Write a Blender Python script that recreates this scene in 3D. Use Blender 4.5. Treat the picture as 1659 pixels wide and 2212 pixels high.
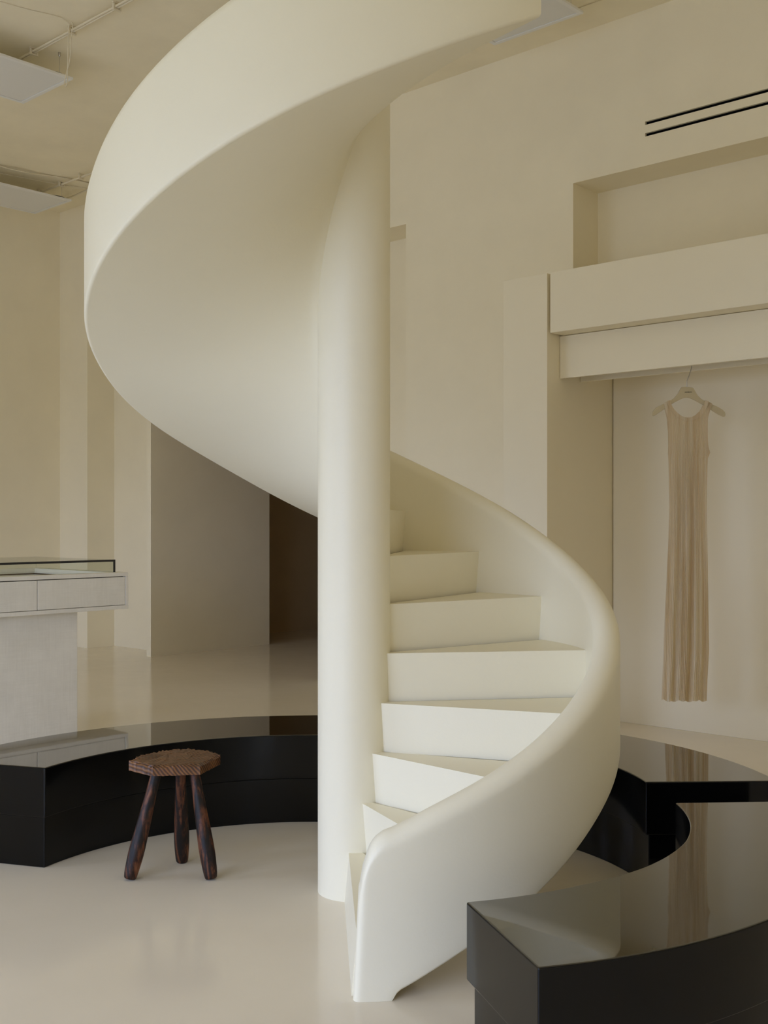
import bpy, bmesh, math, random
import numpy as np
from mathutils import Vector, Matrix

for o in list(bpy.data.objects):
    bpy.data.objects.remove(o, do_unlink=True)
SC = bpy.context.scene
COL = SC.collection
random.seed(7)
RNG = np.random.default_rng(7)

# ------------------------------------------------------------------ camera
EYE = 1.324
cam_d = bpy.data.cameras.new('camera')
cam_d.sensor_fit = 'VERTICAL'
cam_d.sensor_height = 36.0
cam_d.lens = 36.0 * 2400.0 / 2212.0
cam_d.shift_y = 22.0 / 2212.0
cam_d.clip_start = 0.05
cam = bpy.data.objects.new('camera', cam_d)
COL.objects.link(cam)
cam.location = (0, 0, EYE)
cam.rotation_euler = (math.pi / 2, 0, 0)
SC.camera = cam

# the room is turned against the camera: u runs along the long wall, v towards it
ANG = math.radians(-42.387)
CA, SA = math.cos(ANG), math.sin(ANG)


def W(u, v, z=0.0):
    return Vector((u * CA - v * SA, u * SA + v * CA, z))


# ------------------------------------------------------------------ world and daylight
world = bpy.data.worlds.new('world')
SC.world = world
world.use_nodes = True
wnt = world.node_tree
bgn = wnt.nodes['Background']
_tc = wnt.nodes.new('ShaderNodeTexCoord')
_sx = wnt.nodes.new('ShaderNodeSeparateXYZ')
wnt.links.new(_tc.outputs['Generated'], _sx.inputs[0])
_mr = wnt.nodes.new('ShaderNodeMapRange')          # sky above the horizon, street below
_mr.inputs['From Min'].default_value = -0.04
_mr.inputs['From Max'].default_value = 0.10
wnt.links.new(_sx.outputs['Z'], _mr.inputs['Value'])
_mx = wnt.nodes.new('ShaderNodeMixRGB')
_mx.inputs[1].default_value = (0.22, 0.26, 0.33, 1)
_mx.inputs[2].default_value = (0.67, 0.82, 1.22, 1)
wnt.links.new(_mr.outputs[0], _mx.inputs[0])
wnt.links.new(_mx.outputs[0], bgn.inputs[0])
bgn.inputs[1].default_value = 6.5
WIN = [(-4.2, 0.5, 0.06, 2.9), (-9.4, -6.2, 0.06, 2.9)]    # u0, u1, z0, z1 of the shop windows behind the viewer


def window_portal(u0, u1, v, z0, z1):
    d = bpy.data.lights.new('daylight_portal', 'AREA')
    d.shape = 'RECTANGLE'
    d.size = abs(u1 - u0)
    d.size_y = z1 - z0
    d.cycles.is_portal = True
    o = bpy.data.objects.new('daylight_portal', d)
    COL.objects.link(o)
    o.location = W((u0 + u1) / 2, v, (z0 + z1) / 2)
    o.rotation_euler = (math.radians(90), 0, ANG)
    return o


for _w in WIN:
    window_portal(_w[0], _w[1], -3.0, _w[2], _w[3])

SC.view_settings.view_transform = 'Standard'
SC.view_settings.look = 'None'
SC.view_settings.exposure = 0.0
SC.view_settings.gamma = 1.0
SC.view_settings.use_curve_mapping = False
SC.cycles.max_bounces = 14
SC.cycles.diffuse_bounces = 9
SC.cycles.glossy_bounces = 6
SC.cycles.sample_clamp_indirect = 8.0

# ------------------------------------------------------------------ materials


def new_mat(name):
    m = bpy.data.materials.new(name)
    m.use_nodes = True
    nt = m.node_tree
    return m, nt, nt.nodes['Principled BSDF']


def ramp(nt, stops):
    r = nt.nodes.new('ShaderNodeValToRGB')
    el = r.color_ramp.elements
    while len(el) < len(stops):
        el.new(0.5)
    for e, (p, c) in zip(el, stops):
        e.position = p
        e.color = (*c, 1)
    return r


def noise(nt, scale, detail=4, rough=0.55, vec=None, dist=0.0):
    n = nt.nodes.new('ShaderNodeTexNoise')
    n.inputs['Scale'].default_value = scale
    n.inputs['Detail'].default_value = detail
    n.inputs['Roughness'].default_value = rough
    n.inputs['Distortion'].default_value = dist
    if vec is not None:
        nt.links.new(vec, n.inputs['Vector'])
    return n


def mapping(nt, scale, kind='Object'):
    tc = nt.nodes.new('ShaderNodeTexCoord')
    mp = nt.nodes.new('ShaderNodeMapping')
    mp.inputs['Scale'].default_value = scale
    nt.links.new(tc.outputs[kind], mp.inputs['Vector'])
    return mp.outputs['Vector']


def bump(nt, bs, height, strength, distance):
    b = nt.nodes.new('ShaderNodeBump')
    b.inputs['Strength'].default_value = strength
    b.inputs['Distance'].default_value = distance
    nt.links.new(height, b.inputs['Height'])
    nt.links.new(b.outputs['Normal'], bs.inputs['Normal'])


def plaster(name, c, vary=0.03, rough=0.55, scale=60, bstr=0.06, spec=0.3):
    m, nt, bs = new_mat(name)
    v = mapping(nt, (1, 1, 1))
    n = noise(nt, 2.3, 5, 0.6, v)
    r = ramp(nt, [(0.3, tuple(x * (1 - vary) for x in c)), (0.7, tuple(min(1, x * (1 + vary * .5)) for x in c))])
    nt.links.new(n.outputs['Fac'], r.inputs[0])
    nt.links.new(r.outputs[0], bs.inputs['Base Color'])
    bs.inputs['Roughness'].default_value = rough
    bs.inputs['Specular IOR Level'].default_value = spec
    f = noise(nt, scale, 6, 0.6, v)
    bump(nt, bs, f.outputs['Fac'], bstr, 0.01)
    return m


WALL_C = (0.915, 0.84, 0.655)
M_WALL = plaster('cream_wall_paint', WALL_C)
M_PASS = plaster('shade_brown_passage', (0.55, 0.43, 0.26), 0.05, 0.6)  # brown tone puts the shade of the unlit passage into the wall colour
M_CEIL = plaster('cream_ceiling_paint', (0.915, 0.835, 0.64), 0.05, 0.75, 25, 0.12)
M_STAIR = plaster('ivory_stair_plaster', (0.87, 0.81, 0.63), 0.012, 0.42, 90, 0.05, 0.4)
M_UNIT = plaster('cream_joinery_paint', (0.91, 0.835, 0.655), 0.012, 0.45, 80, 0.03)
M_DARK = plaster('black_void', (0.012, 0.011, 0.010), 0.1, 0.8, 30, 0.0)
M_PIPE = plaster('painted_conduit', (0.78, 0.70, 0.53), 0.03, 0.5, 60, 0.0)
M_PANEL = plaster('white_enamel', (0.84, 0.83, 0.80), 0.0, 0.4, 60, 0.0)
M_DIFF = plaster('milk_diffuser', (0.80, 0.79, 0.76), 0.0, 0.5, 60, 0.0)
M_HANGER = plaster('cream_plastic', (0.60, 0.51, 0.33), 0.0, 0.35, 60, 0.0, 0.5)
M_CABLE = plaster('black_cable', (0.03, 0.028, 0.025), 0.0, 0.5, 60, 0.0)
M_INK = plaster('black_ink', (0.012, 0.010, 0.006), 0.0, 0.6, 60, 0.0)


def mat_floor():
    m, nt, bs = new_mat('cream_resin_floor')
    v = mapping(nt, (1, 1, 1))
    n = noise(nt, 1.4, 6, 0.6, v)
    r = ramp(nt, [(0.3, (0.80, 0.725, 0.59)), (0.7, (0.84, 0.765, 0.635))])
    nt.links.new(n.outputs['Fac'], r.inputs[0])
    nt.links.new(r.outputs[0], bs.inputs['Base Color'])
    n2 = noise(nt, 6, 5, 0.6, v)
    mr = nt.nodes.new('ShaderNodeMapRange')
    mr.inputs['To Min'].default_value = 0.10
    mr.inputs['To Max'].default_value = 0.17
    nt.links.new(n2.outputs['Fac'], mr.inputs['Value'])
    nt.links.new(mr.outputs[0], bs.inputs['Roughness'])
    bs.inputs['Specular IOR Level'].default_value = 0.5
    n3 = noise(nt, 3.0, 2, 0.5, v)
    bump(nt, bs, n3.outputs['Fac'], 0.05, 0.01)
    return m


def mat_lacquer(name, spec, coat, rough):
    m, nt, bs = new_mat(name)
    bs.inputs['Base Color'].default_value = (0.0035, 0.0033, 0.0030, 1)
    bs.inputs['Roughness'].default_value = rough
    bs.inputs['Specular IOR Level'].default_value = spec
    bs.inputs['Coat Weight'].default_value = coat
    bs.inputs['Coat Roughness'].default_value = 0.02
    v = mapping(nt, (1, 1, 1))
    n = noise(nt, 5.0, 3, 0.5, v)
    bump(nt, bs, n.outputs['Fac'], 0.03, 0.01)
    return m


def mat_lime():
    m, nt, bs = new_mat('grey_limewash')
    v = mapping(nt, (1, 1, 1))
    n1 = noise(nt, 3.5, 8, 0.65, v)
    vz = mapping(nt, (90, 90, 6))
    n2 = noise(nt, 1.0, 3, 0.6, vz)
    vh = mapping(nt, (6, 6, 160))
    n3 = noise(nt, 1.0, 3, 0.6, vh)
    a = nt.nodes.new('ShaderNodeMath')
    a.operation = 'MULTIPLY_ADD'
    nt.links.new(n2.outputs['Fac'], a.inputs[0])
    a.inputs[1].default_value = 0.35
    nt.links.new(n1.outputs['Fac'], a.inputs[2])
    b = nt.nodes.new('ShaderNodeMath')
    b.operation = 'MULTIPLY_ADD'
    nt.links.new(n3.outputs['Fac'], b.inputs[0])
    b.inputs[1].default_value = 0.35
    nt.links.new(a.outputs[0], b.inputs[2])
    r = ramp(nt, [(0.55, (0.76, 0.725, 0.64)), (1.1, (0.87, 0.835, 0.75))])
    nt.links.new(b.outputs[0], r.inputs[0])
    nt.links.new(r.outputs[0], bs.inputs['Base Color'])
    bs.inputs['Roughness'].default_value = 0.6
    bump(nt, bs, b.outputs[0], 0.12, 0.004)
    return m


def mat_wood(name, kind):
    m, nt, bs = new_mat(name)
    if kind == 'seat':
        v = mapping(nt, (1, 1, 1))
        w = nt.nodes.new('ShaderNodeTexWave')
        w.wave_type = 'BANDS'
        w.bands_direction = 'DIAGONAL'
        w.inputs['Scale'].default_value = 36
        w.inputs['Distortion'].default_value = 5.0
        w.inputs['Detail'].default_value = 2
        w.inputs['Detail Scale'].default_value = 0.35
        nt.links.new(v, w.inputs['Vector'])
        n = noise(nt, 9, 5, 0.6, v)
        mx = nt.nodes.new('ShaderNodeMath')
        mx.operation = 'MULTIPLY_ADD'
        nt.links.new(w.outputs['Fac'], mx.inputs[0])
        mx.inputs[1].default_value = 0.45
        nt.links.new(n.outputs['Fac'], mx.inputs[2])
        r = ramp(nt, [(0.38, (0.012, 0.005, 0.003)), (0.66, (0.085, 0.030, 0.010)), (1.0, (0.22, 0.095, 0.030))])
        nt.links.new(mx.outputs[0], r.inputs[0])
        h = mx.outputs[0]
        bs.inputs['Roughness'].default_value = 0.42
        bump(nt, bs, h, 0.35, 0.004)
    else:
        v = mapping(nt, (14, 14, 2.6))
        n = noise(nt, 1.15, 3, 0.55, v, 2.2)
        v2 = mapping(nt, (60, 60, 30))
        n2 = noise(nt, 2.2, 4, 0.7, v2)
        mx = nt.nodes.new('ShaderNodeMath')
        mx.operation = 'MULTIPLY_ADD'
        nt.links.new(n2.outputs['Fac'], mx.inputs[0])
        mx.inputs[1].default_value = 0.28
        nt.links.new(n.outputs['Fac'], mx.inputs[2])
        r = ramp(nt, [(0.55, (0.007, 0.0045, 0.0035)), (0.64, (0.026, 0.010, 0.005)), (0.72, (0.105, 0.034, 0.013)), (0.92, (0.22, 0.085, 0.035))])
        nt.links.new(mx.outputs[0], r.inputs[0])
        bs.inputs['Roughness'].default_value = 0.5
        bs.inputs['Specular IOR Level'].default_value = 0.3
        bump(nt, bs, n2.outputs['Fac'], 0.2, 0.003)
    nt.links.new(r.outputs[0], bs.inputs['Base Color'])
    return m


def mat_metal(name, c, rough):
    m, nt, bs = new_mat(name)
    bs.inputs['Metallic'].default_value = 1
    bs.inputs['Roughness'].default_value = rough
    v = mapping(nt, (1, 1, 1))
    n = noise(nt, 40, 3, 0.5, v)
    r = ramp(nt, [(0.2, tuple(x * .92 for x in c)), (0.8, c)])
    nt.links.new(n.outputs['Fac'], r.inputs[0])
    nt.links.new(r.outputs[0], bs.inputs['Base Color'])
    return m


def mat_glass():
    m = bpy.data.materials.new('clear_glass')
    m.use_nodes = True
    nt = m.node_tree
    nt.nodes.clear()
    out = nt.nodes.new('ShaderNodeOutputMaterial')
    tr = nt.nodes.new('ShaderNodeBsdfTransparent')
    tr.inputs[0].default_value = (0.94, 0.955, 0.94, 1)
    gl = nt.nodes.new('ShaderNodeBsdfGlossy')
    gl.inputs['Roughness'].default_value = 0.01
    fr = nt.nodes.new('ShaderNodeFresnel')
    fr.inputs[0].default_value = 1.15
    mx = nt.nodes.new('ShaderNodeMixShader')
    ge = nt.nodes.new('ShaderNodeNewGeometry')
    mu = nt.nodes.new('ShaderNodeMath')
    mu.operation = 'MULTIPLY_ADD'
    nt.links.new(ge.outputs['Backfacing'], mu.inputs[0])
    mu.inputs[1].default_value = -2.0
    nt.links.new(fr.outputs[0], mu.inputs[2])
    mu.use_clamp = True
    nt.links.new(mu.outputs[0], mx.inputs[0])
    nt.links.new(tr.outputs[0], mx.inputs[1])
    nt.links.new(gl.outputs[0], mx.inputs[2])
    nt.links.new(mx.outputs[0], out.inputs[0])
    return m


def mat_cloth():
    m = bpy.data.materials.new('sheer_cream_knit')
    m.use_nodes = True
    nt = m.node_tree
    nt.nodes.clear()
    out = nt.nodes.new('ShaderNodeOutputMaterial')
    v = mapping(nt, (230, 1, 2))
    n = noise(nt, 1.0, 2, 0.5, v)
    n2 = noise(nt, 1.0, 1, 0.5, mapping(nt, (42, 1, .7)))
    ad = nt.nodes.new('ShaderNodeMath')
    ad.operation = 'ADD'
    nt.links.new(n.outputs['Fac'], ad.inputs[0])
    nt.links.new(n2.outputs['Fac'], ad.inputs[1])
    hf = nt.nodes.new('ShaderNodeMath')
    hf.operation = 'MULTIPLY'
    hf.inputs[1].default_value = 0.5
    nt.links.new(ad.outputs[0], hf.inputs[0])
    r = ramp(nt, [(0.36, (0.74, 0.58, 0.36)), (0.52, (0.85, 0.74, 0.55)), (0.66, (0.93, 0.86, 0.72))])  # yarn variation, plus light and dark of the pleats painted as stripes
    nt.links.new(hf.outputs[0], r.inputs[0])
    df = nt.nodes.new('ShaderNodeBsdfDiffuse')
    tl = nt.nodes.new('ShaderNodeBsdfTranslucent')
    tp = nt.nodes.new('ShaderNodeBsdfTransparent')
    nt.links.new(r.outputs[0], df.inputs[0])
    nt.links.new(r.outputs[0], tl.inputs[0])
    m1 = nt.nodes.new('ShaderNodeMixShader')
    m1.inputs[0].default_value = 0.3
    nt.links.new(df.outputs[0], m1.inputs[1])
    nt.links.new(tl.outputs[0], m1.inputs[2])
    m2 = nt.nodes.new('ShaderNodeMixShader')
    m2.inputs[0].default_value = 0.14
    nt.links.new(m1.outputs[0], m2.inputs[1])
    nt.links.new(tp.outputs[0], m2.inputs[2])
    nt.links.new(m2.outputs[0], out.inputs[0])
    return m


M_FLOOR = mat_floor()
M_BLACK = mat_lacquer('black_lacquer_side', 0.24, 0.0, 0.10)
M_BLACK_TOP = mat_lacquer('black_lacquer_polished', 0.9, 0.7, 0.03)
M_LIME = mat_lime()
M_SEAT = mat_wood('dark_sawn_wood', 'seat')
M_LEG = mat_wood('dark_turned_wood', 'leg')
M_STEEL = mat_metal('brushed_steel', (0.55, 0.53, 0.50), 0.3)
M_GLASS = mat_glass()
M_CLOTH = mat_cloth()

# ------------------------------------------------------------------ helpers


def empty(name, loc=(0, 0, 0), rz=0.0):
    o = bpy.data.objects.new(name, None)
    o.empty_display_size = 0.1
    COL.objects.link(o)
    o.location = loc
    o.rotation_euler = (0, 0, rz)
    return o


def tag(o, label, cat, group=None):
    o['label'] = label
    o['category'] = cat
    if group:
        o['group'] = group
    return o


def struct(o):
    o['kind'] = 'structure'
    return o


def obj(name, verts, faces, mat, parent=None, loc=None, rz=None, smooth=False, recalc=True, auto=None, bevel=None):
    me = bpy.data.meshes.new(name)
    me.from_pydata([tuple(v) for v in verts], [], faces)
    bm = bmesh.new()
    bm.from_mesh(me)
    if recalc:
        bmesh.ops.recalc_face_normals(bm, faces=bm.faces)
    for f in bm.faces:
        f.smooth = smooth
    if auto is not None:
        lim = math.radians(auto)
        for e in bm.edges:
            if len(e.link_faces) == 2 and e.calc_face_angle(0) > lim:
                e.smooth = False
    bm.to_mesh(me)
    bm.free()
    me.materials.append(mat)
    o = bpy.data.objects.new(name, me)
    COL.objects.link(o)
    if parent:
        o.parent = parent
    if loc is not None:
        o.location = loc
    if rz is not None:
        o.rotation_euler = (0, 0, rz)
    if bevel:
        md = o.modifiers.new('bevel', 'BEVEL')
        md.width = bevel
        md.segments = 2
        md.limit_method = 'ANGLE'
        md.angle_limit = math.radians(40)
    return o


class MB:
    def __init__(self):
        self.v, self.f = [], []

    def add(self, vs, fs):
        b = len(self.v)
        self.v += [tuple(x) for x in vs]
        self.f += [tuple(i + b for i in f) for f in fs]
        return self

    def box(self, x0, x1, y0, y1, z0, z1):
        vs = [(x, y, z) for z in (z0, z1) for y in (y0, y1) for x in (x0, x1)]
        return self.add(vs, [(0, 2, 3, 1), (4, 5, 7, 6), (0, 1, 5, 4), (2, 6, 7, 3), (0, 4, 6, 2), (1, 3, 7, 5)])

    def quad(self, a, b, c, d):
        return self.add([a, b, c, d], [(0, 1, 2, 3)])

    def lathe(self, prof, n=48, cx=0, cy=0, cap=True):
        b = len(self.v)
        for r, z in prof:
            for i in range(n):
                t = 2 * math.pi * i / n
                self.v.append((cx + r * math.cos(t), cy + r * math.sin(t), z))
        for k in range(len(prof) - 1):
            for i in range(n):
                j = (i + 1) % n
                self.f.append((b + k * n + i, b + k * n + j, b + (k + 1) * n + j, b + (k + 1) * n + i))
        if cap:
            self.f.append(tuple(b + i for i in range(n))[::-1])
            e = b + (len(prof) - 1) * n
            self.f.append(tuple(e + i for i in range(n)))
        return self

    def tube(self, pts, rad, n=8):
        pts = [Vector(p) for p in pts]
        b = len(self.v)
        m = len(pts)
        ref = None
        for k, p in enumerate(pts):
            d = (pts[min(k + 1, m - 1)] - pts[max(k - 1, 0)]).normalized()
            if ref is None:
                ref = d.orthogonal().normalized()
            ref = (ref - d * ref.dot(d)).normalized()
            s = d.cross(ref)
            r = rad(k / (m - 1)) if callable(rad) else rad
            for i in range(n):
                t = 2 * math.pi * i / n
                self.v.append(tuple(p + (ref * math.cos(t) + s * math.sin(t)) * r))
        for k in range(m - 1):
            for i in range(n):
                j = (i + 1) % n
                self.f.append((b + k * n + i, b + k * n + j, b + (k + 1) * n + j, b + (k + 1) * n + i))
        self.f.append(tuple(b + i for i in range(n))[::-1])
        self.f.append(tuple(b + (m - 1) * n + i for i in range(n)))
        return self

    def build(self, name, mat, parent=None, **k):
        return obj(name, self.v, self.f, mat, parent, **k)


def spline(pts, n=8):
    P = [Vector(p) for p in pts]
    out = []
    for i in range(len(P) - 1):
        p0, p1, p2, p3 = P[max(i - 1, 0)], P[i], P[i + 1], P[min(i + 2, len(P) - 1)]
        for k in range(n):
            t = k / n
            out.append(0.5 * ((2 * p1) + (p2 - p0) * t + (2 * p0 - 5 * p1 + 4 * p2 - p3) * t * t + (3 * p1 - p0 - 3 * p2 + p3) * t ** 3))
    out.append(P[-1])
    return out


def uvt(pts):
    """room coordinates to world points"""
    return [W(*p) for p in pts]


# ------------------------------------------------------------------ room shell (room frame u, v, z)
ZC = 4.675
U_L, U_R = -10.70, 2.6
V_F, V_B = -3.0, 6.52


def wall_with_holes(name, u0, u1, z0, z1, v, holes, mat, sign=1):
    """front face at v, holes = (u0, u1, z0, z1, depth, closed)"""
    us = sorted({u0, u1, *[h[0] for h in holes], *[h[1] for h in holes]})
    zs = sorted({z0, z1, *[h[2] for h in holes], *[h[3] for h in holes]})
    m = MB()
    for a, b in zip(us, us[1:]):
        for c, d in zip(zs, zs[1:]):
            mu, mz = (a + b) / 2, (c + d) / 2
            if any(h[0] < mu < h[1] and h[2] < mz < h[3] for h in holes):
                continue
            m.quad((a, v, c), (b, v, c), (b, v, d), (a, v, d))
    for (a, b, c, d, dep, closed) in holes:
        w = v + sign * dep
        m.quad((a, v, c), (a, w, c), (a, w, d), (a, v, d))
        m.quad((b, v, c), (b, w, c), (b, w, d), (b, v, d))
        m.quad((a, v, d), (b, v, d), (b, w, d), (a, w, d))
        if c > z0 + 1e-6:
            m.quad((a, v, c), (b, v, c), (b, w, c), (a, w, c))
        if closed:
            m.quad((a, w, c), (b, w, c), (b, w, d), (a, w, d))
    o = m.build(name, mat, rz=ANG, recalc=False)
    bm = bmesh.new()
    bm.from_mesh(o.data)
    bmesh.ops.remove_doubles(bm, verts=bm.verts, dist=1e-5)
    bm.to_mesh(o.data)
    bm.free()
    return struct(o)


SLOT_U = (-3.638, -0.4)
SLOTS = ((3.922, 3.945), (3.846, 3.869))
VR = 6.85
wall_with_holes('wall_back', U_L, U_R, 0, ZC, V_B, [
    (-10.17, -9.124, 0, 3.65, VR - V_B, True),          # recess beside the fin
    (-9.05, -6.62, 0, 2.5, 0.0, False),                 # passage opening
    (-6.45, -5.719, 0, 3.651, VR - V_B, True),          # tall recess behind the stair
    (-4.19, -0.4, 2.30, 3.655, VR - V_B - 0.01, True),  # long niche above the wardrobe
    (SLOT_U[0], SLOT_U[1], SLOTS[0][0], SLOTS[0][1], 0.05, False),
    (SLOT_U[0], SLOT_U[1], SLOTS[1][0], SLOTS[1][1], 0.05, False),
], M_WALL)
struct(MB().quad((U_L, V_F, 0), (U_L, V_B, 0), (U_L, V_B, ZC), (U_L, V_F, ZC)).build('wall_left', M_WALL, rz=ANG))
struct(MB().quad((U_R, V_F, 0), (U_R, V_B, 0), (U_R, V_B, ZC), (U_R, V_F, ZC)).build('wall_right', M_WALL, rz=ANG))
wall_with_holes('wall_front', U_L, U_R, 0, ZC, V_F, [(*w, 0.25, False) for w in WIN], M_WALL, -1)
for i, (a, b, c, d) in enumerate(WIN):
    m = MB()
    t = 0.06
    for x0, x1, y0, y1 in ((a, b, c, c + t), (a, b, d - t, d), (a, a + t, c, d), (b - t, b, c, d), ((a + b) / 2 - .03, (a + b) / 2 + .03, c, d)):
        m.box(x0, x1, V_F - .2, V_F - .14, y0, y1)
    struct(m.build('window_%d' % (i + 1), M_PANEL, rz=ANG))
struct(MB().box(U_L - .3, U_R + .3, V_F - .3, 13.0, -0.1, 0.0).build('floor', M_FLOOR, rz=ANG))
struct(MB().box(U_L - .3, U_R + .3, V_F - .3, V_B + .4, ZC, ZC + .1).build('ceiling', M_CEIL, rz=ANG))
# fin wall and dark passage behind the opening
struct(MB().box(-9.124, -9.05, V_B + .005, 8.07, 0, 3.66).build('wall_fin', M_WALL, rz=ANG))
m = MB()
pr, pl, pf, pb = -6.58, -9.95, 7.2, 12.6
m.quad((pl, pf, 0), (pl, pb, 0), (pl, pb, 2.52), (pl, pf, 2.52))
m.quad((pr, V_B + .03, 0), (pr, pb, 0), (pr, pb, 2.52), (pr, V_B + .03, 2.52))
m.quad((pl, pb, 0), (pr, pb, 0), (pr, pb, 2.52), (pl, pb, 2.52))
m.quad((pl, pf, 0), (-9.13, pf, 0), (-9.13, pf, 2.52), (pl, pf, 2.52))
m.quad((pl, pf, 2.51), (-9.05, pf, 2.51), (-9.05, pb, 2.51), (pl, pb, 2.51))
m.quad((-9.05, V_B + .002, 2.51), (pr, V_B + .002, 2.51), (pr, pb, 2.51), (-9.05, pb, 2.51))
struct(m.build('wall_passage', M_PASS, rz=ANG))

# ------------------------------------------------------------------ spiral staircase
SCX, SCY = -0.1082, 4.0
RC, RI, RO = 0.130, 0.845, 0.938
RISE = 0.1715
TH0, TH1 = 1.4, 397.3
TOP = [(1.4, .30), (2.0, .365), (3.0, .415), (4.2, .442), (6, .460), (10, .486), (28, .592), (40, .672), (57, .795), (83, .985), (102.5, 1.115), (122.5, 1.265), (136, 1.375), (151, 1.488), (172, 1.645), (200, 1.845),
       (295, 2.455), (312, 2.600), (340, 2.815), (370, 3.045), (405, 3.30)]
BOT = [(1.4, 0), (8.2, 0), (8.8, .02), (12, .045), (21, .118), (36.8, .236), (48, .330), (58, .412), (68, .478), (93.5, .652), (119.8, .824), (143.2, .993), (166.3, 1.165), (191.6, 1.344), (203, 1.433), (214, 1.525), (226.7, 1.62),
       (241.5, 1.717), (256.5, 1.820), (269, 1.915), (289, 2.045), (306, 2.158), (328, 2.312), (340, 2.395), (352.6, 2.482), (367, 2.580), (384, 2.705), (405, 2.865)]
DIN = [(0, 0), (8.2, 0), (45, .12), (270, .125), (330, .138), (360, .125), (369, .110), (385, .065), (397.5, .025)]
_g = np.arange(-20, 430, 0.5)


def profile(pts, sig, keep):
    xs, ys = zip(*pts)
    raw = np.interp(_g, xs, ys)
    k = np.arange(-60, 61) * 0.5
    ker = np.exp(-k * k / (2 * sig * sig))
    ker /= ker.sum()
    sm = np.convolve(np.pad(raw, 60, mode='edge'), ker, mode='valid')
    w = np.clip((_g - keep) / 12.0, 0, 1) * np.clip((400 - _g) / 12.0, 0, 1)
    return raw * (1 - w) + sm * w


_top, _bot, _din = profile(TOP, 6, 6), profile(BOT, 5, 12), profile(DIN, 5, 10)


def f_top(t):
    return float(np.interp(t, _g, _top))


def f_bot(t):
    return float(np.interp(t, _g, _bot))


def f_din(t):
    return float(np.interp(t, _g, _din))


def pol(th, r, z):
    a = math.radians(th)
    return (r * math.sin(a), -r * math.cos(a), z)


stair = empty('spiral_staircase', (SCX, SCY, 0))
tag(stair, 'smooth ivory plaster spiral staircase winding round a thick central column', 'staircase')

col = MB()
col.lathe([(RC, 0.0), (RC, 3.3)], 96)
col.build('column', M_STAIR, stair, smooth=True, auto=40)

ths = [1.4, 1.55, 1.75, 2.0, 2.3, 2.7, 3.2, 3.8, 4.5, 5.2, 6, 7, 8, 8.3, 8.8, 9.5, 10.5, 12] + list(np.arange(13.5, 397, 1.5)) + [TH1]
LEAN = 1.35
secs = []
for th in ths:
    zb, zt = f_bot(th), f_top(th)
    # nose: the band starts a little thinner so that its front edge is rounded
    q = min(1.0, (th - TH0) / 1.3)
    w = 0.0465 - 0.018 * (1 - math.sqrt(max(0.0, 1 - (1 - q) ** 2)))
    rm = (RI + RO) / 2
    ri, ro = rm - w, rm + w
    br = min(0.012, 0.001 + zb * 0.5)
    pts = [(ri, zb + 0.012)]
    n_in = 8
    for i in range(1, n_in):
        pts.append((ri, zb + 0.012 + (zt - w - zb - 0.012) * i / n_in))
    for i in range(17):
        a = math.pi - math.pi * i / 16
        pts.append((rm + w * math.cos(a), zt - w + w * math.sin(a)))
    for i in range(1, 13):
        pts.append((ro, zt - w + (zb + br - zt + w) * i / 12))
    for i in range(1, 5):
        a = math.pi / 2 * i / 4
        pts.append((ro - br + br * math.cos(a), zb + br - br * math.sin(a)))
    fade = max(0.0, 1 - (th - TH0) / 14.0)
    secs.append([pol(th + LEAN * fade * min(1.0, z / 0.40), r, z) for r, z in pts])
n = len(secs[0])
vs = [p for s in secs for p in s]
fs = []
for k in range(len(secs) - 1):
    for i in range(n):
        j = (i + 1) % n
        fs.append((k * n + i, k * n + j, (k + 1) * n + j, (k + 1) * n + i))
fs.append(tuple(range(n)))
fs.append(tuple((len(secs) - 1) * n + i for i in range(n))[::-1])
obj('parapet', vs, fs, M_STAIR, stair, smooth=True, auto=45)

# soffit: the smooth underside
vs, fs = [], []
sth = [8.2, 8.8, 9.5, 10.5, 12] + list(np.arange(13.5, 397, 1.5)) + [TH1]
NR = 44
for th in sth:
    zb, di = f_bot(th), f_din(th)
    for i in range(NR + 1):
        s = 1 - (1 - i / NR) ** 1.6
        r = (RO - 0.012) + (RC - 0.012 - RO + 0.012) * s
        q = min(1.0, s / 0.99)
        z = zb + di * q ** 3.0
        # small fillet against the column
        d = r - RC
        fr_ = 0.04 + 0.06 * min(1, max(0, (th - 365) / 25))
        if d < fr_:
            z -= fr_ * 0.55 * (1 - max(d, 0) / fr_) ** 2 * min(1, max(0, (th - 30) / 30))
        vs.append(pol(th, r, z))
for k in range(len(sth) - 1):
    for i in range(NR):
        a = k * (NR + 1) + i
        fs.append((a, a + 1, a + NR + 2, a + NR + 1))
b = len(vs)
e = (len(sth) - 1) * (NR + 1)
vs += [pol(TH1, RO - 0.012, 3.0), pol(TH1, RC - .012, 3.0)]
fs.append(tuple(range(e, e + NR + 1)) + (b + 1, b))
obj('soffit', vs, fs, M_STAIR, stair, smooth=True, auto=45)

OUT_A = [None, 2.0, 23.2, 43.3, 67.6, 93.5, 119.8, 143.2, 166.3]
IN_A = [None, -7.4, 13.9, 29.9, 47.1, 63.5, 82.0, 103.0, 126.0]
for k in range(9, 20):
    OUT_A.append(166.3 + 23.6 * (k - 8))
    IN_A.append(126.0 + 23.6 * (k - 8))


def along(k, s):
    """point on the nosing line k (radial parameter s 0..1)"""
    a = Vector(pol(IN_A[k], RC - 0.01, 0))
    b = Vector(pol(OUT_A[k], RI + 0.02, 0))
    return a + (b - a) * s


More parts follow.
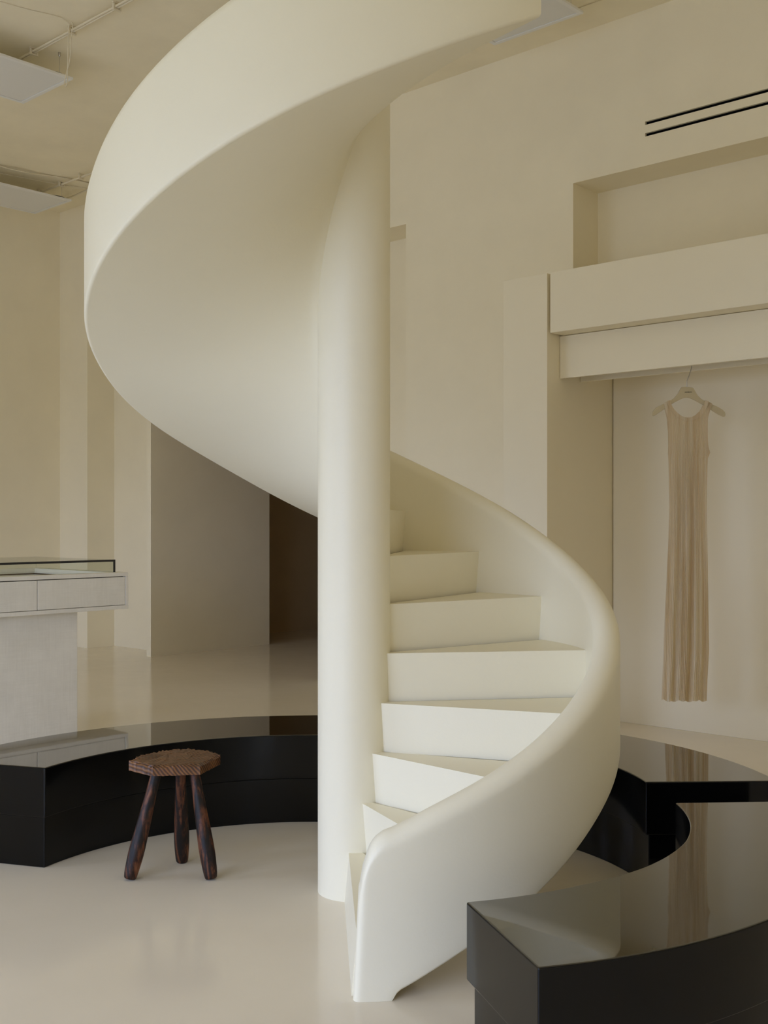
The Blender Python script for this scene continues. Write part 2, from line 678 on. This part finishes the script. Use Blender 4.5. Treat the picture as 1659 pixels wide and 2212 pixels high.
for k in range(1, 18):
    zt = k * RISE
    zb = (k - 1) * RISE + (0.0 if k == 1 else -0.002 if k < 9 else 0.02)
    m = MB()
    ring = [along(k, 0), along(k, 1)]
    for i in range(1, 8):
        t = OUT_A[k] + (OUT_A[k + 1] - OUT_A[k]) * i / 7
        ring.append(Vector(pol(t, RI + 0.02, 0)))
    ring[-1] = along(k + 1, 1)
    for i in range(0, 6):
        t = IN_A[k + 1] + (IN_A[k] - IN_A[k + 1]) * i / 6
        ring.append(Vector(pol(t, RC - 0.01, 0)))
    nrm = (along(k, 1) - along(k, 0)).normalized()
    back = Vector((-nrm.y, nrm.x, 0))
    if back.dot(along(k + 1, 1) - along(k, 1)) < 0:
        back = -back
    N = len(ring)
    th_s = 0.012
    top = [Vector((p.x, p.y, zt)) for p in ring]
    bot = [Vector((p.x, p.y, zt - th_s)) for p in ring]
    for i in (0, 1):
        bot[i] = bot[i] + back * 0.001
    # tread slab with the riser plate as one closed body: riser runs under the nosing
    o1 = [along(k, 0) + back * 0.014, along(k, 1) + back * 0.014]
    o2 = [along(k, 0) + back * 0.024, along(k, 1) + back * 0.024]
    if k == 1:      # the first riser leans out towards the floor
        o1 = [Vector(pol(-14.6, RC - .01, 0)), Vector(pol(1.1, RI + .05, 0))]
        o2 = [p + back * 0.05 for p in o1]
    m.add(top + bot, [tuple(range(N)), tuple(range(2 * N - 1, N - 1, -1))] + [(i, i + N, (i + 1) % N + N, (i + 1) % N) for i in range(N)])
    f0, f1 = along(k, 0) + back * 0.001, along(k, 1) + back * 0.001
    vv = [Vector((f0.x, f0.y, zt - th_s + .001)), Vector((f1.x, f1.y, zt - th_s + .001)), Vector((o2[1].x, o2[1].y, zt - th_s + .001)), Vector((o2[0].x, o2[0].y, zt - th_s + .001)),
          Vector((o1[0].x, o1[0].y, zb)), Vector((o1[1].x, o1[1].y, zb)), Vector((o2[1].x, o2[1].y, zb)), Vector((o2[0].x, o2[0].y, zb))]
    m.add(vv, [(0, 1, 2, 3), (7, 6, 5, 4), (0, 4, 5, 1), (1, 5, 6, 2), (2, 6, 7, 3), (3, 7, 4, 0)])
    m.build('step', M_STAIR, stair)

# ------------------------------------------------------------------ curved black benches
BZ = 0.388


def arc_bench(label, cx, cy, ri, ro, a_in, a_out):
    """a_in, a_out: (start, end) angles of the inner and the outer edge"""
    root = empty('curved_bench', (cx, cy, 0))
    tag(root, label, 'bench', 'black lacquer benches round the staircase')

    def block(name, z0, z1, ins, bev):
        n = 64
        vs, fs = [], []
        for i in range(n + 1):
            s = i / n
            ai = a_in[0] + (a_in[1] - a_in[0]) * s
            ao = a_out[0] + (a_out[1] - a_out[0]) * s
            r_i = ri(ai) if callable(ri) else ri
            sh_i = math.degrees(ins / r_i) * (1 if a_in[1] > a_in[0] else -1)
            sh_o = math.degrees(ins / ro) * (1 if a_in[1] > a_in[0] else -1)
            ai2 = ai + sh_i * (1 - 2 * s)
            ao2 = ao + sh_o * (1 - 2 * s)
            pi = ((r_i + ins) * math.cos(math.radians(ai2)), (r_i + ins) * math.sin(math.radians(ai2)))
            po = ((ro - ins) * math.cos(math.radians(ao2)), (ro - ins) * math.sin(math.radians(ao2)))
            vs += [(*pi, z0), (*po, z0), (*po, z1), (*pi, z1)]
        for k in range(n):
            a, b = 4 * k, 4 * k + 4
            for i in range(4):
                j = (i + 1) % 4
                fs.append((a + i, a + j, b + j, b + i))
        fs.append((0, 1, 2, 3))
        fs.append((4 * n + 3, 4 * n + 2, 4 * n + 1, 4 * n))
        o = obj(name, vs, fs, M_BLACK, root, smooth=True, auto=30, bevel=bev)
        o.modifiers['bevel'].harden_normals = True
        if name == 'top_block':
            o.data.materials.append(M_BLACK_TOP)
            for p in o.data.polygons:
                if p.normal.z > .9:
                    p.material_index = 1
        return o
    block('plinth', 0.0, 0.193, 0.016, 0.003)
    block('top_block', 0.195, BZ, 0.0, 0.005)
    return root


arc_bench('curved black lacquer bench behind the wooden stool', -0.317, 3.838, 1.052, 1.552, (157.9, 82.0), (159.6, 86.0))
arc_bench('curved black lacquer bench behind the stair, its flat end under the hanging dress', -0.02, 3.91, 0.968, 1.452, (5.6, 97.0), (4.4, 97.0))


def ri_near(a):
    return float(np.interp(a, [-78.5, -60, -45, -28, -18, -10, -1.7], [1.016, 1.004, 1.008, 1.003, .993, .983, .972]))


arc_bench('curved black lacquer bench nearest the viewer, in front of the stair foot', 0.0, 3.737, ri_near, 1.44, (-78.5, -1.7), (-77.0, -0.2))

# ------------------------------------------------------------------ wooden stool
SX, SY = -0.790, 4.215
stool = empty('three_legged_stool', (SX, SY, 0))
tag(stool, 'rustic dark brown wooden stool with three stout legs and rough-edged seat', 'stool')
poly = [(-0.957, 4.165), (-0.847, 4.070), (-0.677, 4.097), (-0.628, 4.273), (-0.690, 4.355), (-0.775, 4.392), (-0.868, 4.355), (-0.935, 4.262)]
poly = [Vector((x - SX, y - SY)) for x, y in poly]
NS = 14
ring_b, ring_t = [], []
rr = random.Random(3)
for i in range(len(poly)):
    a, b = poly[i], poly[(i + 1) % len(poly)]
    d = (b - a)
    nn = Vector((-d.y, d.x)).normalized()
    for k in range(NS):
        s = k / NS
        p = a + d * s
        ring_b.append(p + nn * (0.0015 * rr.random()))
        jag = 0.001 if k == 0 else 0.014 * rr.random() ** 1.8 + 0.004 * abs(math.sin(7 * s + i))
        ring_t.append(p + nn * jag)
N = len(ring_b)
ZB, ZT = 0.392, 0.432
vs = [(p.x, p.y, ZB + .002 * rr.random()) for p in ring_b] + [(p.x, p.y, ZT - .010) for p in ring_b]
tz = [ZT - 0.006 * rr.random() ** 2 for _ in range(N)]
vs += [(p.x, p.y, z) for p, z in zip(ring_t, tz)]
c0 = sum(ring_t, Vector((0, 0))) / N
for s_ in (0.9, 0.72, 0.45):
    vs += [(c0.x + (p.x - c0.x) * s_, c0.y + (p.y - c0.y) * s_, ZT - .0015 + .0012 * math.sin(i * .9 + s_ * 20)) for i, p in enumerate(ring_t)]
fs = [tuple(range(N))[::-1]]
for L in range(5):
    for i in range(N):
        j = (i + 1) % N
        fs.append((L * N + i, L * N + j, (L + 1) * N + j, (L + 1) * N + i))
fs.append(tuple(5 * N + i for i in range(N)))
obj('seat', vs, fs, M_SEAT, stool, smooth=False)
legs = [((-0.850, 4.165, 0.393), (-0.941, 4.112, 0.0)), ((-0.712, 4.165, 0.393), (-0.640, 4.117, 0.0)), ((-0.780, 4.255, 0.393), (-0.786, 4.325, 0.0))]
LP = [(0, .0225), (.03, .0245), (.10, .027), (.2, .0292), (.30, .0292), (.42, .0272), (.6, .0240), (.8, .0208), (1.0, .0190)]
for a, b in legs:
    a, b = Vector(a), Vector(b)
    o = MB()
    pts = [b + (a - b) * (i / 24) for i in range(25)]
    xs, ys = zip(*LP)
    mb = MB()
    L = (a - b).length
    prof = [(0.0008, 0.0)] + [(float(np.interp(0, xs, ys)) - .003, 0.0)] + [(float(np.interp(i / 24, xs, ys)) * (1 if i else 1), max(0.004, i / 24 * L)) for i in range(25)]
    mb.lathe(prof, 24)
    rot = Vector((0, 0, 1)).rotation_difference((a - b).normalized())
    vv = [rot @ Vector(v) for v in mb.v]
    zmin = min(v.z for v in vv)
    off = Vector((b.x - SX, b.y - SY, -zmin))
    # keep the axis meeting the seat
    o = obj('leg', vv, mb.f, M_LEG, stool, smooth=True, auto=50)
    o.location = off

# ------------------------------------------------------------------ display counter (left)
CU, CV = -5.908, 4.085          # front right corner; front faces +u
CZ0, CZ1 = 0.779, 1.009
CL, CD = 1.875, 1.06
counter = empty('display_counter', W(CU, CV, 0), ANG)
tag(counter, 'pale grey limewashed glass-topped display counter with flush drawers on a block pedestal', 'counter')
FT = 0.024
m = MB()
# local frame: x = u - CU (goes negative), y = v - CV (goes negative)
gi = 0.06
wx0, wx1, wy0, wy1 = -CD + gi + .03, -gi - .03, -CL + gi + .03, -gi - .03   # well opening
m.box(-CD, wx0, -CL, 0, CZ1 - FT, CZ1).box(wx1, 0, -CL, 0, CZ1 - FT, CZ1).box(wx0, wx1, -CL, wy0, CZ1 - FT, CZ1).box(wx0, wx1, wy1, 0, CZ1 - FT, CZ1)
m.box(-CD, 0, -CL, 0, CZ0, CZ0 + FT)
m.box(-CD, 0, -.020, 0, CZ0 + FT, CZ1 - FT).box(-CD, 0, -CL, -CL + .02, CZ0 + FT, CZ1 - FT).box(-CD, -CD + .02, -CL + .02, -.02, CZ0 + FT, CZ1 - FT)
m.build('carcass', M_LIME, counter, bevel=.002)
m = MB()
m.box(wx0, wx1, wy0, wy1, CZ1 - .13, CZ1 - .12)
m.build('well_floor', M_LIME, counter)
m = MB()
m.box(wx0 - .006, wx0, wy0, wy1, CZ1 - .12, CZ1 - FT).box(wx1, wx1 + .006, wy0, wy1, CZ1 - .12, CZ1 - FT)
m.box(wx0, wx1, wy0 - .006, wy0, CZ1 - .12, CZ1 - FT).box(wx0, wx1, wy1, wy1 + .006, CZ1 - .12, CZ1 - FT)
m.build('well_lining', M_LIME, counter)
m = MB()
m.box(wx0, wx1, wy1 - .006, wy1, CZ1 - .040, CZ1 - .032).box(wx0, wx0 + .006, wy0, wy1, CZ1 - .040, CZ1 - .032).box(wx1 - .006, wx1, wy0, wy1, CZ1 - .040, CZ1 - .032)
m.build('well_trim', mat_metal('bronze', (0.18, 0.13, 0.09), 0.4), counter)
m = MB().box(-.06, -.030, -CL + .02, -.02, CZ0 + FT, CZ1 - FT)
m.build('drawer_cavity', M_DARK, counter)
dw = (CL - .04) / 3
for k in range(3):
    y1 = -.020 - k * dw - .0035
    y0 = -.020 - (k + 1) * dw + .0015
    MB().box(-.030, -.003, y0, y1, CZ0 + FT + .003, CZ1 - FT - .005).build('drawer', M_LIME, counter, bevel=.0015)
MB().box(-.85, -.09, -1.55, -.309, 0, CZ0).build('pedestal', M_LIME, counter, bevel=.003)
GZ = 1.088
g0, g1, h0, h1 = -CD + gi, -gi, -CL + gi, -gi
t = .006
MB().box(g1 - t, g1, h0, h1, CZ1, GZ - t).build('glass_pane', M_GLASS, counter)
MB().box(g0, g0 + t, h0, h1, CZ1, GZ - t).build('glass_pane', M_GLASS, counter)
MB().box(g0 + t, g1 - t, h1 - t, h1, CZ1, GZ - t).build('glass_pane', M_GLASS, counter)
MB().box(g0, g1, h0, h1, GZ - t, GZ).build('glass_lid', M_GLASS, counter)
m = MB().box(g1 - .004, g1 + .0025, h0, h1 + .002, GZ - .012, GZ + .001).box(g1 - .004, g1 + .0025, h1 - .010, h1 + .002, CZ1, GZ - .012)
m.build('black_edge', M_CABLE, counter)

# ------------------------------------------------------------------ built-in wardrobe with rail (right)
VD = 5.738          # front plane
UU = -3.875         # return face
UE = -0.5           # far end, outside the frame
UP = -4.209
ward = empty('wardrobe_unit', W(UU, V_B, 0), ANG)
tag(ward, 'cream built-in open wardrobe with deep overhead box and side pier behind the dress', 'wardrobe')
gv = .004


def wb(u0, u1, v0, v1, z0, z1, name, mat=M_UNIT, bevel=.002):
    return MB().box(u0 - UU, u1 - UU, v0 - V_B, v1 - V_B, z0, z1).build(name, mat, ward, bevel=bevel)


wb(UP, UU, VD, V_B - gv, 0, 2.860, 'side_pier')
wb(UU + .022, UE, VD, V_B - gv, 2.489, 2.860, 'overhead_box')
wb(UU + .002, UE, 5.875, 5.897, 2.222, 2.486, 'fascia_board')
wb(UU + .002, UE, 6.110, 6.125, 2.222, 2.489, 'rear_board')
wb(UU + .008, UE, V_B - .016, V_B - gv, 0, 2.489, 'back_panel')
MB().tube([(0.0, 6.0 - V_B, 2.262), (UE - UU, 6.0 - V_B, 2.262)], .012, 16).build('hanging_rail', M_STEEL, ward, smooth=True, auto=40)

# slot vents in the wall
vent = empty('slot_vent', W(SLOT_U[0], V_B, 3.89), ANG)
tag(vent, 'pair of long black linear air slots high in the back wall above the niche', 'vent')
for (z0, z1) in SLOTS:
    L = SLOT_U[1] - SLOT_U[0]
    a, b, c, d = 0.0005, L, z0 - 3.89, z1 - 3.89
    m = MB()
    D0, D1 = .018, .05
    m.quad((a, D1, c), (b, D1, c), (b, D1, d), (a, D1, d))
    e = .0006
    m.quad((a, D0, c + e), (b, D0, c + e), (b, D1, c + e), (a, D1, c + e)).quad((a, D0, d - e), (b, D0, d - e), (b, D1, d - e), (a, D1, d - e))
    m.quad((a + e, D0, c), (a + e, D1, c), (a + e, D1, d), (a + e, D0, d)).quad((b - e, D0, c), (b - e, D1, c), (b - e, D1, d), (b - e, D0, d))
    m.build('slot', M_DARK, vent)

# ------------------------------------------------------------------ hanger and dress
HX, HY = 1.774, 6.505
hang = empty('clothes_hanger', (HX, HY, 0))
tag(hang, 'cream moulded clothes hanger with thin steel hook carrying the dress', 'hanger')
HO = [(-0.0335, 2.1142), (-0.0009, 2.1159), (0.0351, 2.1108), (0.0437, 2.0953), (0.0609, 2.0662), (0.0832, 2.0439), (0.1089, 2.0284), (0.1484, 2.0123), (0.1775, 1.9993), (0.205, 1.9838), (0.2204, 1.9684), (0.2245, 1.9547),
      (0.2221, 1.9437), (0.2135, 1.9403), (0.1878, 1.9512), (0.1363, 1.9838), (0.0935, 2.0103), (0.054, 2.0319), (0.0266, 2.0456), (0.0094, 2.0518), (-0.0026, 2.0535), (-0.018, 2.0514), (-0.0386, 2.0428), (-0.0695, 2.0267),
      (-0.0935, 2.013), (-0.1313, 1.9873), (-0.1862, 1.9495), (-0.1982, 1.9444), (-0.204, 1.9495), (-0.2033, 1.965), (-0.193, 1.9838), (-0.1759, 1.9986), (-0.145, 2.013), (-0.1038, 2.0319), (-0.0764, 2.0507), (-0.0558, 2.0748),
      (-0.0421, 2.0988)]
N = len(HO)
hy = .007
vs = [(x, -hy, z) for x, z in HO] + [(x, hy, z) for x, z in HO]
fs = [tuple(range(N)), tuple(range(2 * N - 1, N - 1, -1))] + [(i, i + N, (i + 1) % N + N, (i + 1) % N) for i in range(N)]
obj('hanger_body', vs, fs, M_HANGER, hang, bevel=.003)
# the rail passes over the neck: the hook climbs to it and curls over
RZ = 2.262
hp = [(0, 0, 2.112), (0, 0, 2.150), (.004, .001, 2.160), (.0165, .002, 2.195), (.0285, .003, 2.236), (.0285, .004, 2.262), (.018, .004, 2.279), (.002, .004, 2.285), (-.018, .004, 2.278), (-.028, .004, 2.262)]
MB().tube(spline(hp, 5), .0024, 8).build('hook', M_STEEL, hang, smooth=True, auto=60)
tx = bpy.data.curves.new('lettering', 'FONT')
tx.body = 'AMOMENTO'
tx.size = .0095
tx.align_x = 'CENTER'
tx.align_y = 'CENTER'
tx.extrude = .0003
tx.offset = .00035
tob = bpy.data.objects.new('lettering_source', tx)
COL.objects.link(tob)
bpy.context.view_layer.update()
me = bpy.data.meshes.new_from_object(tob)
bpy.data.objects.remove(tob, do_unlink=True)
me.materials.clear()
me.materials.append(M_INK)
to = bpy.data.objects.new('lettering', me)
COL.objects.link(to)
to.parent = hang
to.location = (.0055, -hy - .0006, 2.0845)
to.rotation_euler = (math.radians(90), 0, 0)
wid = max(v.co.x for v in me.vertices) - min(v.co.x for v in me.vertices)
to.scale = (.044 / wid, 0.62, 1)

dress = empty('dress', (HX, HY, 0))
tag(dress, 'long sleeveless sheer pleated cream dress hanging in the open wardrobe', 'dress')
DL = [(-0.1368, 2.0165), (-0.1264, 1.9737), (-0.1159, 1.932), (-0.1097, 1.8591), (-0.1076, 1.7654), (-0.1110, 1.7237), (-0.1076, 1.6196), (-0.1034, 1.4113), (-0.1097, 1.2031), (-0.1191, 0.9948), (-0.1326, 0.7345), (-0.1399, 0.5262), (-0.1493, 0.2867)]
DR = [(0.1444, 2.0145), (0.134, 1.9841), (0.1204, 1.932), (0.1173, 1.8487), (0.1215, 1.7758), (0.1329, 1.7269), (0.1215, 1.6977), (0.1194, 1.6196), (0.1152, 1.4634), (0.1173, 1.3072), (0.1215, 1.0989), (0.1256, 0.7865), (0.1298, 0.5783), (0.1204, 0.4221), (0.1152, 0.2919)]
NECK = [(-0.1025, 2.0365), (-0.0952, 2.0113), (-0.0867, 1.9935), (-0.0695, 1.9715), (-0.0489, 1.9535), (-0.0283, 1.941), (0.0, 1.9350), (0.0265, 1.9385), (0.0515, 1.9513), (0.0730, 1.9719), (0.0880, 1.9959), (0.0952, 2.0100), (0.1025, 2.0365)]


def ip(tab, z):
    t = sorted((b, a) for a, b in tab)
    return float(np.interp(z, [a for a, _ in t], [b for _, b in t]))


NCOL, NROW = 150, 70
_s = np.linspace(0, 1, NCOL)
ph = [rr.random() * 6.28 for _ in range(8)]


def pleat(s, q):
    """depth of the folds; q 0 at shoulder .. 1 at hem"""
    fine = .0034 * math.sin(2 * math.pi * (31 * s + .5 * math.sin(5 * s + ph[0])) + .6 * math.sin(3 * q))
    big = .012 * (math.sin(2 * math.pi * (3.3 * s + .10 * q) + ph[1]) + .6 * math.sin(2 * math.pi * (6.1 * s - .08 * q) + ph[2]))
    return fine * (0.35 + .65 * min(1, q * 4)) + big * min(1, max(0, (q - .08) * 2.2))


def top_z(x):
    sh = 2.0365 - .44 * max(0, (abs(x) - .103))
    if NECK[0][0] < x < NECK[-1][0]:
        return min(sh, float(np.interp(x, [a for a, _ in NECK], [b for _, b in NECK])))
    return sh


def sheet(side):
    vs, fs = [], []
    for r in range(NROW + 1):
        t = r / NROW
        for c in range(NCOL):
            s = _s[c]
            x_top = -.1368 + (.1444 + .1368) * s
            zt = top_z(x_top)
            for _ in range(12):
                zt = .5 * zt + .5 * top_z(ip(DL, zt) + (ip(DR, zt) - ip(DL, zt)) * s)
            zh = .279 + .004 * math.sin(40 * s) + .004 * math.sin(17 * s + 1)
            z = zt + (zh - zt) * (t ** 1.15)
            l, rgt = ip(DL, z), ip(DR, z)
            x = l + (rgt - l) * s
            q = (2.03 - z) / 1.75
            ed = math.sin(math.pi * s) ** .55
            gap = .009 * min(1.0, max(0.0, (z - 1.70) / .05))
            base = gap + (.004 + .020 * min(1, q * 1.5)) * ed
            y = base + pleat(s, q) * ed * (1 if side < 0 else .7)
            y = max(y, .0092 if z > 1.93 else gap + .0004)
            vs.append((x, side * y, z))
    for r in range(NROW):
        for c in range(NCOL - 1):
            a = r * NCOL + c
            fs.append((a, a + 1, a + NCOL + 1, a + NCOL))
    return vs, fs


fv, ff = sheet(-1)
bv, bf = sheet(1)
m = MB().add(fv, ff).add(bv, bf)
off = len(fv)
# straps pass over the hanger: join front and back at the shoulders
for c in range(NCOL - 1):
    x0, x1 = fv[c][0], fv[c + 1][0]
    if max(x0, x1) < -.1030 or min(x0, x1) > .1030:
        m.f.append((c, off + c, off + c + 1, c + 1))
dz = [i for i in range(NROW + 1) if fv[i * NCOL][2] < 1.735]
for r in dz[:-1]:
    for c in (0, NCOL - 1):
        a = r * NCOL + c
        m.f.append((a, a + NCOL, off + a + NCOL, off + a))
m.build('gown', M_CLOTH, dress, smooth=True, recalc=False)


def ribbon(name, curve, width, y, out):
    P = [Vector(p) for p in spline([(x, 0, z) for x, z in curve], 6)]
    vs, fs = [], []
    for i, p in enumerate(P):
        d = (P[min(i + 1, len(P) - 1)] - P[max(i - 1, 0)]).normalized()
        nn = Vector((-d.z, 0, d.x)) * out
        q = p + nn * width
        vs += [(p.x, -y, p.z), (q.x, -y - .001, q.z), (q.x, -y + .0015, q.z), (p.x, -y + .0015, p.z)]
    for i in range(len(P) - 1):
        for k in range(4):
            j = (k + 1) % 4
            fs.append((4 * i + k, 4 * i + j, 4 * i + 4 + j, 4 * i + 4 + k))
    return obj(name, vs, fs, M_CLOTH, dress, smooth=True, auto=40)


ribbon('neckband', NECK, .020, .0185, -1)
ribbon('armhole_band', DL[:6], .015, .0125, 1)
ribbon('armhole_band', DR[:6], .015, .0125, -1)

# ------------------------------------------------------------------ hung ceiling light panels
PZ = 4.500


def light_panel(u, v, label):
    root = empty('ceiling_light', W(u, v, PZ), ANG)
    tag(root, label, 'ceiling light', 'hung ceiling light panels')
    Lu, Lv, fl = .69, 1.25, .030
    m = MB()
    for x0, x1, y0, y1 in ((-Lu, 0, -fl, 0), (-Lu, 0, -Lv, -Lv + fl), (-Lu, -Lu + fl, -Lv + fl, -fl), (-fl, 0, -Lv + fl, -fl)):
        m.box(x0, x1, y0, y1, 0, .016)
    m.box(-Lu + fl, -fl, -Lv + fl, -fl, .010, .016)
    m.build('frame', M_PANEL, root, bevel=.0015)
    MB().box(-Lu + fl + .004, -fl - .004, -Lv + fl + .004, -fl - .004, .004, .0095).build('diffuser', M_DIFF, root)
    for x, y in ((-.035, -.09), (-Lu + .035, -.09), (-.035, -Lv + .09), (-Lu + .035, -Lv + .09)):
        MB().tube([(x, y, .016), (x, y, ZC - PZ - .022)], .0012, 6).build('hanging_wire', M_STEEL, root, smooth=True)
        MB().lathe([(.004, ZC - PZ - .030), (.009, ZC - PZ - .022), (.009, ZC - PZ)], 14, x, y).build('wire_mount', M_STEEL, root, smooth=True, auto=40)
        MB().lathe([(.011, .016), (.011, .024), (.004, .030)], 12, x, y).build('wire_clamp', M_CABLE, root, smooth=True, auto=40)
    MB().tube(spline([(-.03, -.05, .018), (-.05, -.10, .034), (-.10, -.20, .036), (-.16, -.30, .018)], 6), .006, 8).build('lead', M_CABLE, root, smooth=True)
    return root


light_panel(-7.020, 4.385, 'white hung ceiling light panel with looped cable, upper left corner')
light_panel(-9.690, 6.035, 'white hung ceiling light panel farthest off, above the left room corner')
light_panel(-3.757, 5.965, 'white hung ceiling light panel half hidden by the top of the stair')

# ------------------------------------------------------------------ conduits and cables on the ceiling


def conduit(label, u0, u1, v, pipes, clamps):
    root = empty('cable_conduit', W(u0, v, ZC), ANG)
    tag(root, label, 'conduit')
    for dv, r in pipes:
        MB().tube([(0, dv, -.032), (u1 - u0, dv, -.032)], r, 10).build('pipe', M_PIPE, root, smooth=True, auto=40)
    for cu in clamps:
        m = MB()
        x = cu - u0
        m.box(x - .010, x + .010, -.032, .032, -.010, 0.0).box(x - .009, x + .009, -.030, -.018, -.050, -.012).box(x - .009, x + .009, .018, .030, -.050, -.012).box(x - .009, x + .009, -.030, .030, -.054, -.046)
        m.build('clamp', M_PIPE, root, bevel=.002)
    return root


conduit('thin painted conduit crossing the ceiling above the upper left light panel', -8.8, -4.6, 4.128, [(-.012, .0075), (.006, .009)], [-7.115, -6.62, -6.10, -5.2])
conduit('thin painted conduit crossing the ceiling above the farthest light panel', -10.15, -8.3, 5.928, [(0, .011)], [-10.1, -9.70, -9.35])


def cable(label, pts, r=.004, strands=1, mat=M_PIPE):
    P0 = W(*pts[0])
    root = empty('cable', P0) if strands > 1 else None
    for s in range(strands):
        q = [W(a + .012 * s * math.sin(3.1 * i + s), b, c - .002 * s) - P0 for i, (a, b, c) in enumerate(pts)]
        o = MB().tube(spline(q, 8), r, 8).build('strand' if root else 'cable', mat, root, smooth=True)
        if root is None:
            o.location = P0
            root_o = o
    tag(root if root else root_o, label, 'cable')


cable('straight thin cable running to the conduit in the upper left of the ceiling', [(-6.74, 2.6, ZC - .004), (-6.64, 3.6, ZC - .004), (-6.557, 3.95, ZC - .004), (-6.548, 4.02, ZC - .010), (-6.552, 4.062, ZC - .024)], .0028)
cable('slack white cable loop hanging beside the corner of the upper left light panel',
      [(-6.560, 4.084, ZC - .004), (-6.545, 4.084, ZC - .03), (-6.565, 4.084, 4.56), (-6.580, 4.084, 4.43), (-6.628, 4.084, 4.335), (-6.648, 4.084, 4.285), (-6.632, 4.084, 4.262), (-6.612, 4.084, 4.285), (-6.606, 4.084, 4.42), (-6.602, 4.084, 4.55),
       (-6.594, 4.084, ZC - .03), (-6.580, 4.084, ZC - .004)], .0032)
cable('bundle of sagging pale cables along the ceiling over the farthest light panel', [(-9.75, 4.4, ZC - .006), (-9.68, 5.1, ZC - .006), (-9.64, 5.45, ZC - .03), (-9.60, 5.75, ZC - .008), (-9.57, 5.93, ZC - .005), (-9.50, 6.45, ZC - .005)], .004, 3)
cable('single pale cable along the ceiling left of the sagging bundle', [(-10.0, 4.9, ZC - .006), (-9.88, 5.5, ZC - .006), (-9.79, 5.95, ZC - .006), (-9.68, 6.3, ZC - .006)], .004)
cable('cable clipped close to the back wall over the left room corner', [(-10.25, 6.225, ZC - .026), (-9.95, 6.215, ZC - .034), (-9.75, 6.21, ZC - .027), (-9.4, 6.20, ZC - .027)], .008, 2)
cable('pale cables running from the stair top to the half hidden light panel', [(-5.35, 6.20, ZC - .008), (-4.93, 6.150, ZC - .008), (-4.80, 6.14, ZC - .028), (-4.70, 6.13, ZC - .012), (-4.3, 6.12, ZC - .010)], .006, 2)
cable('fine cable along the ceiling right of the half hidden light panel', [(-3.96, 6.197, ZC - .004), (-3.0, 6.21, ZC - .004), (-1.5, 6.22, ZC - .004)], .003)
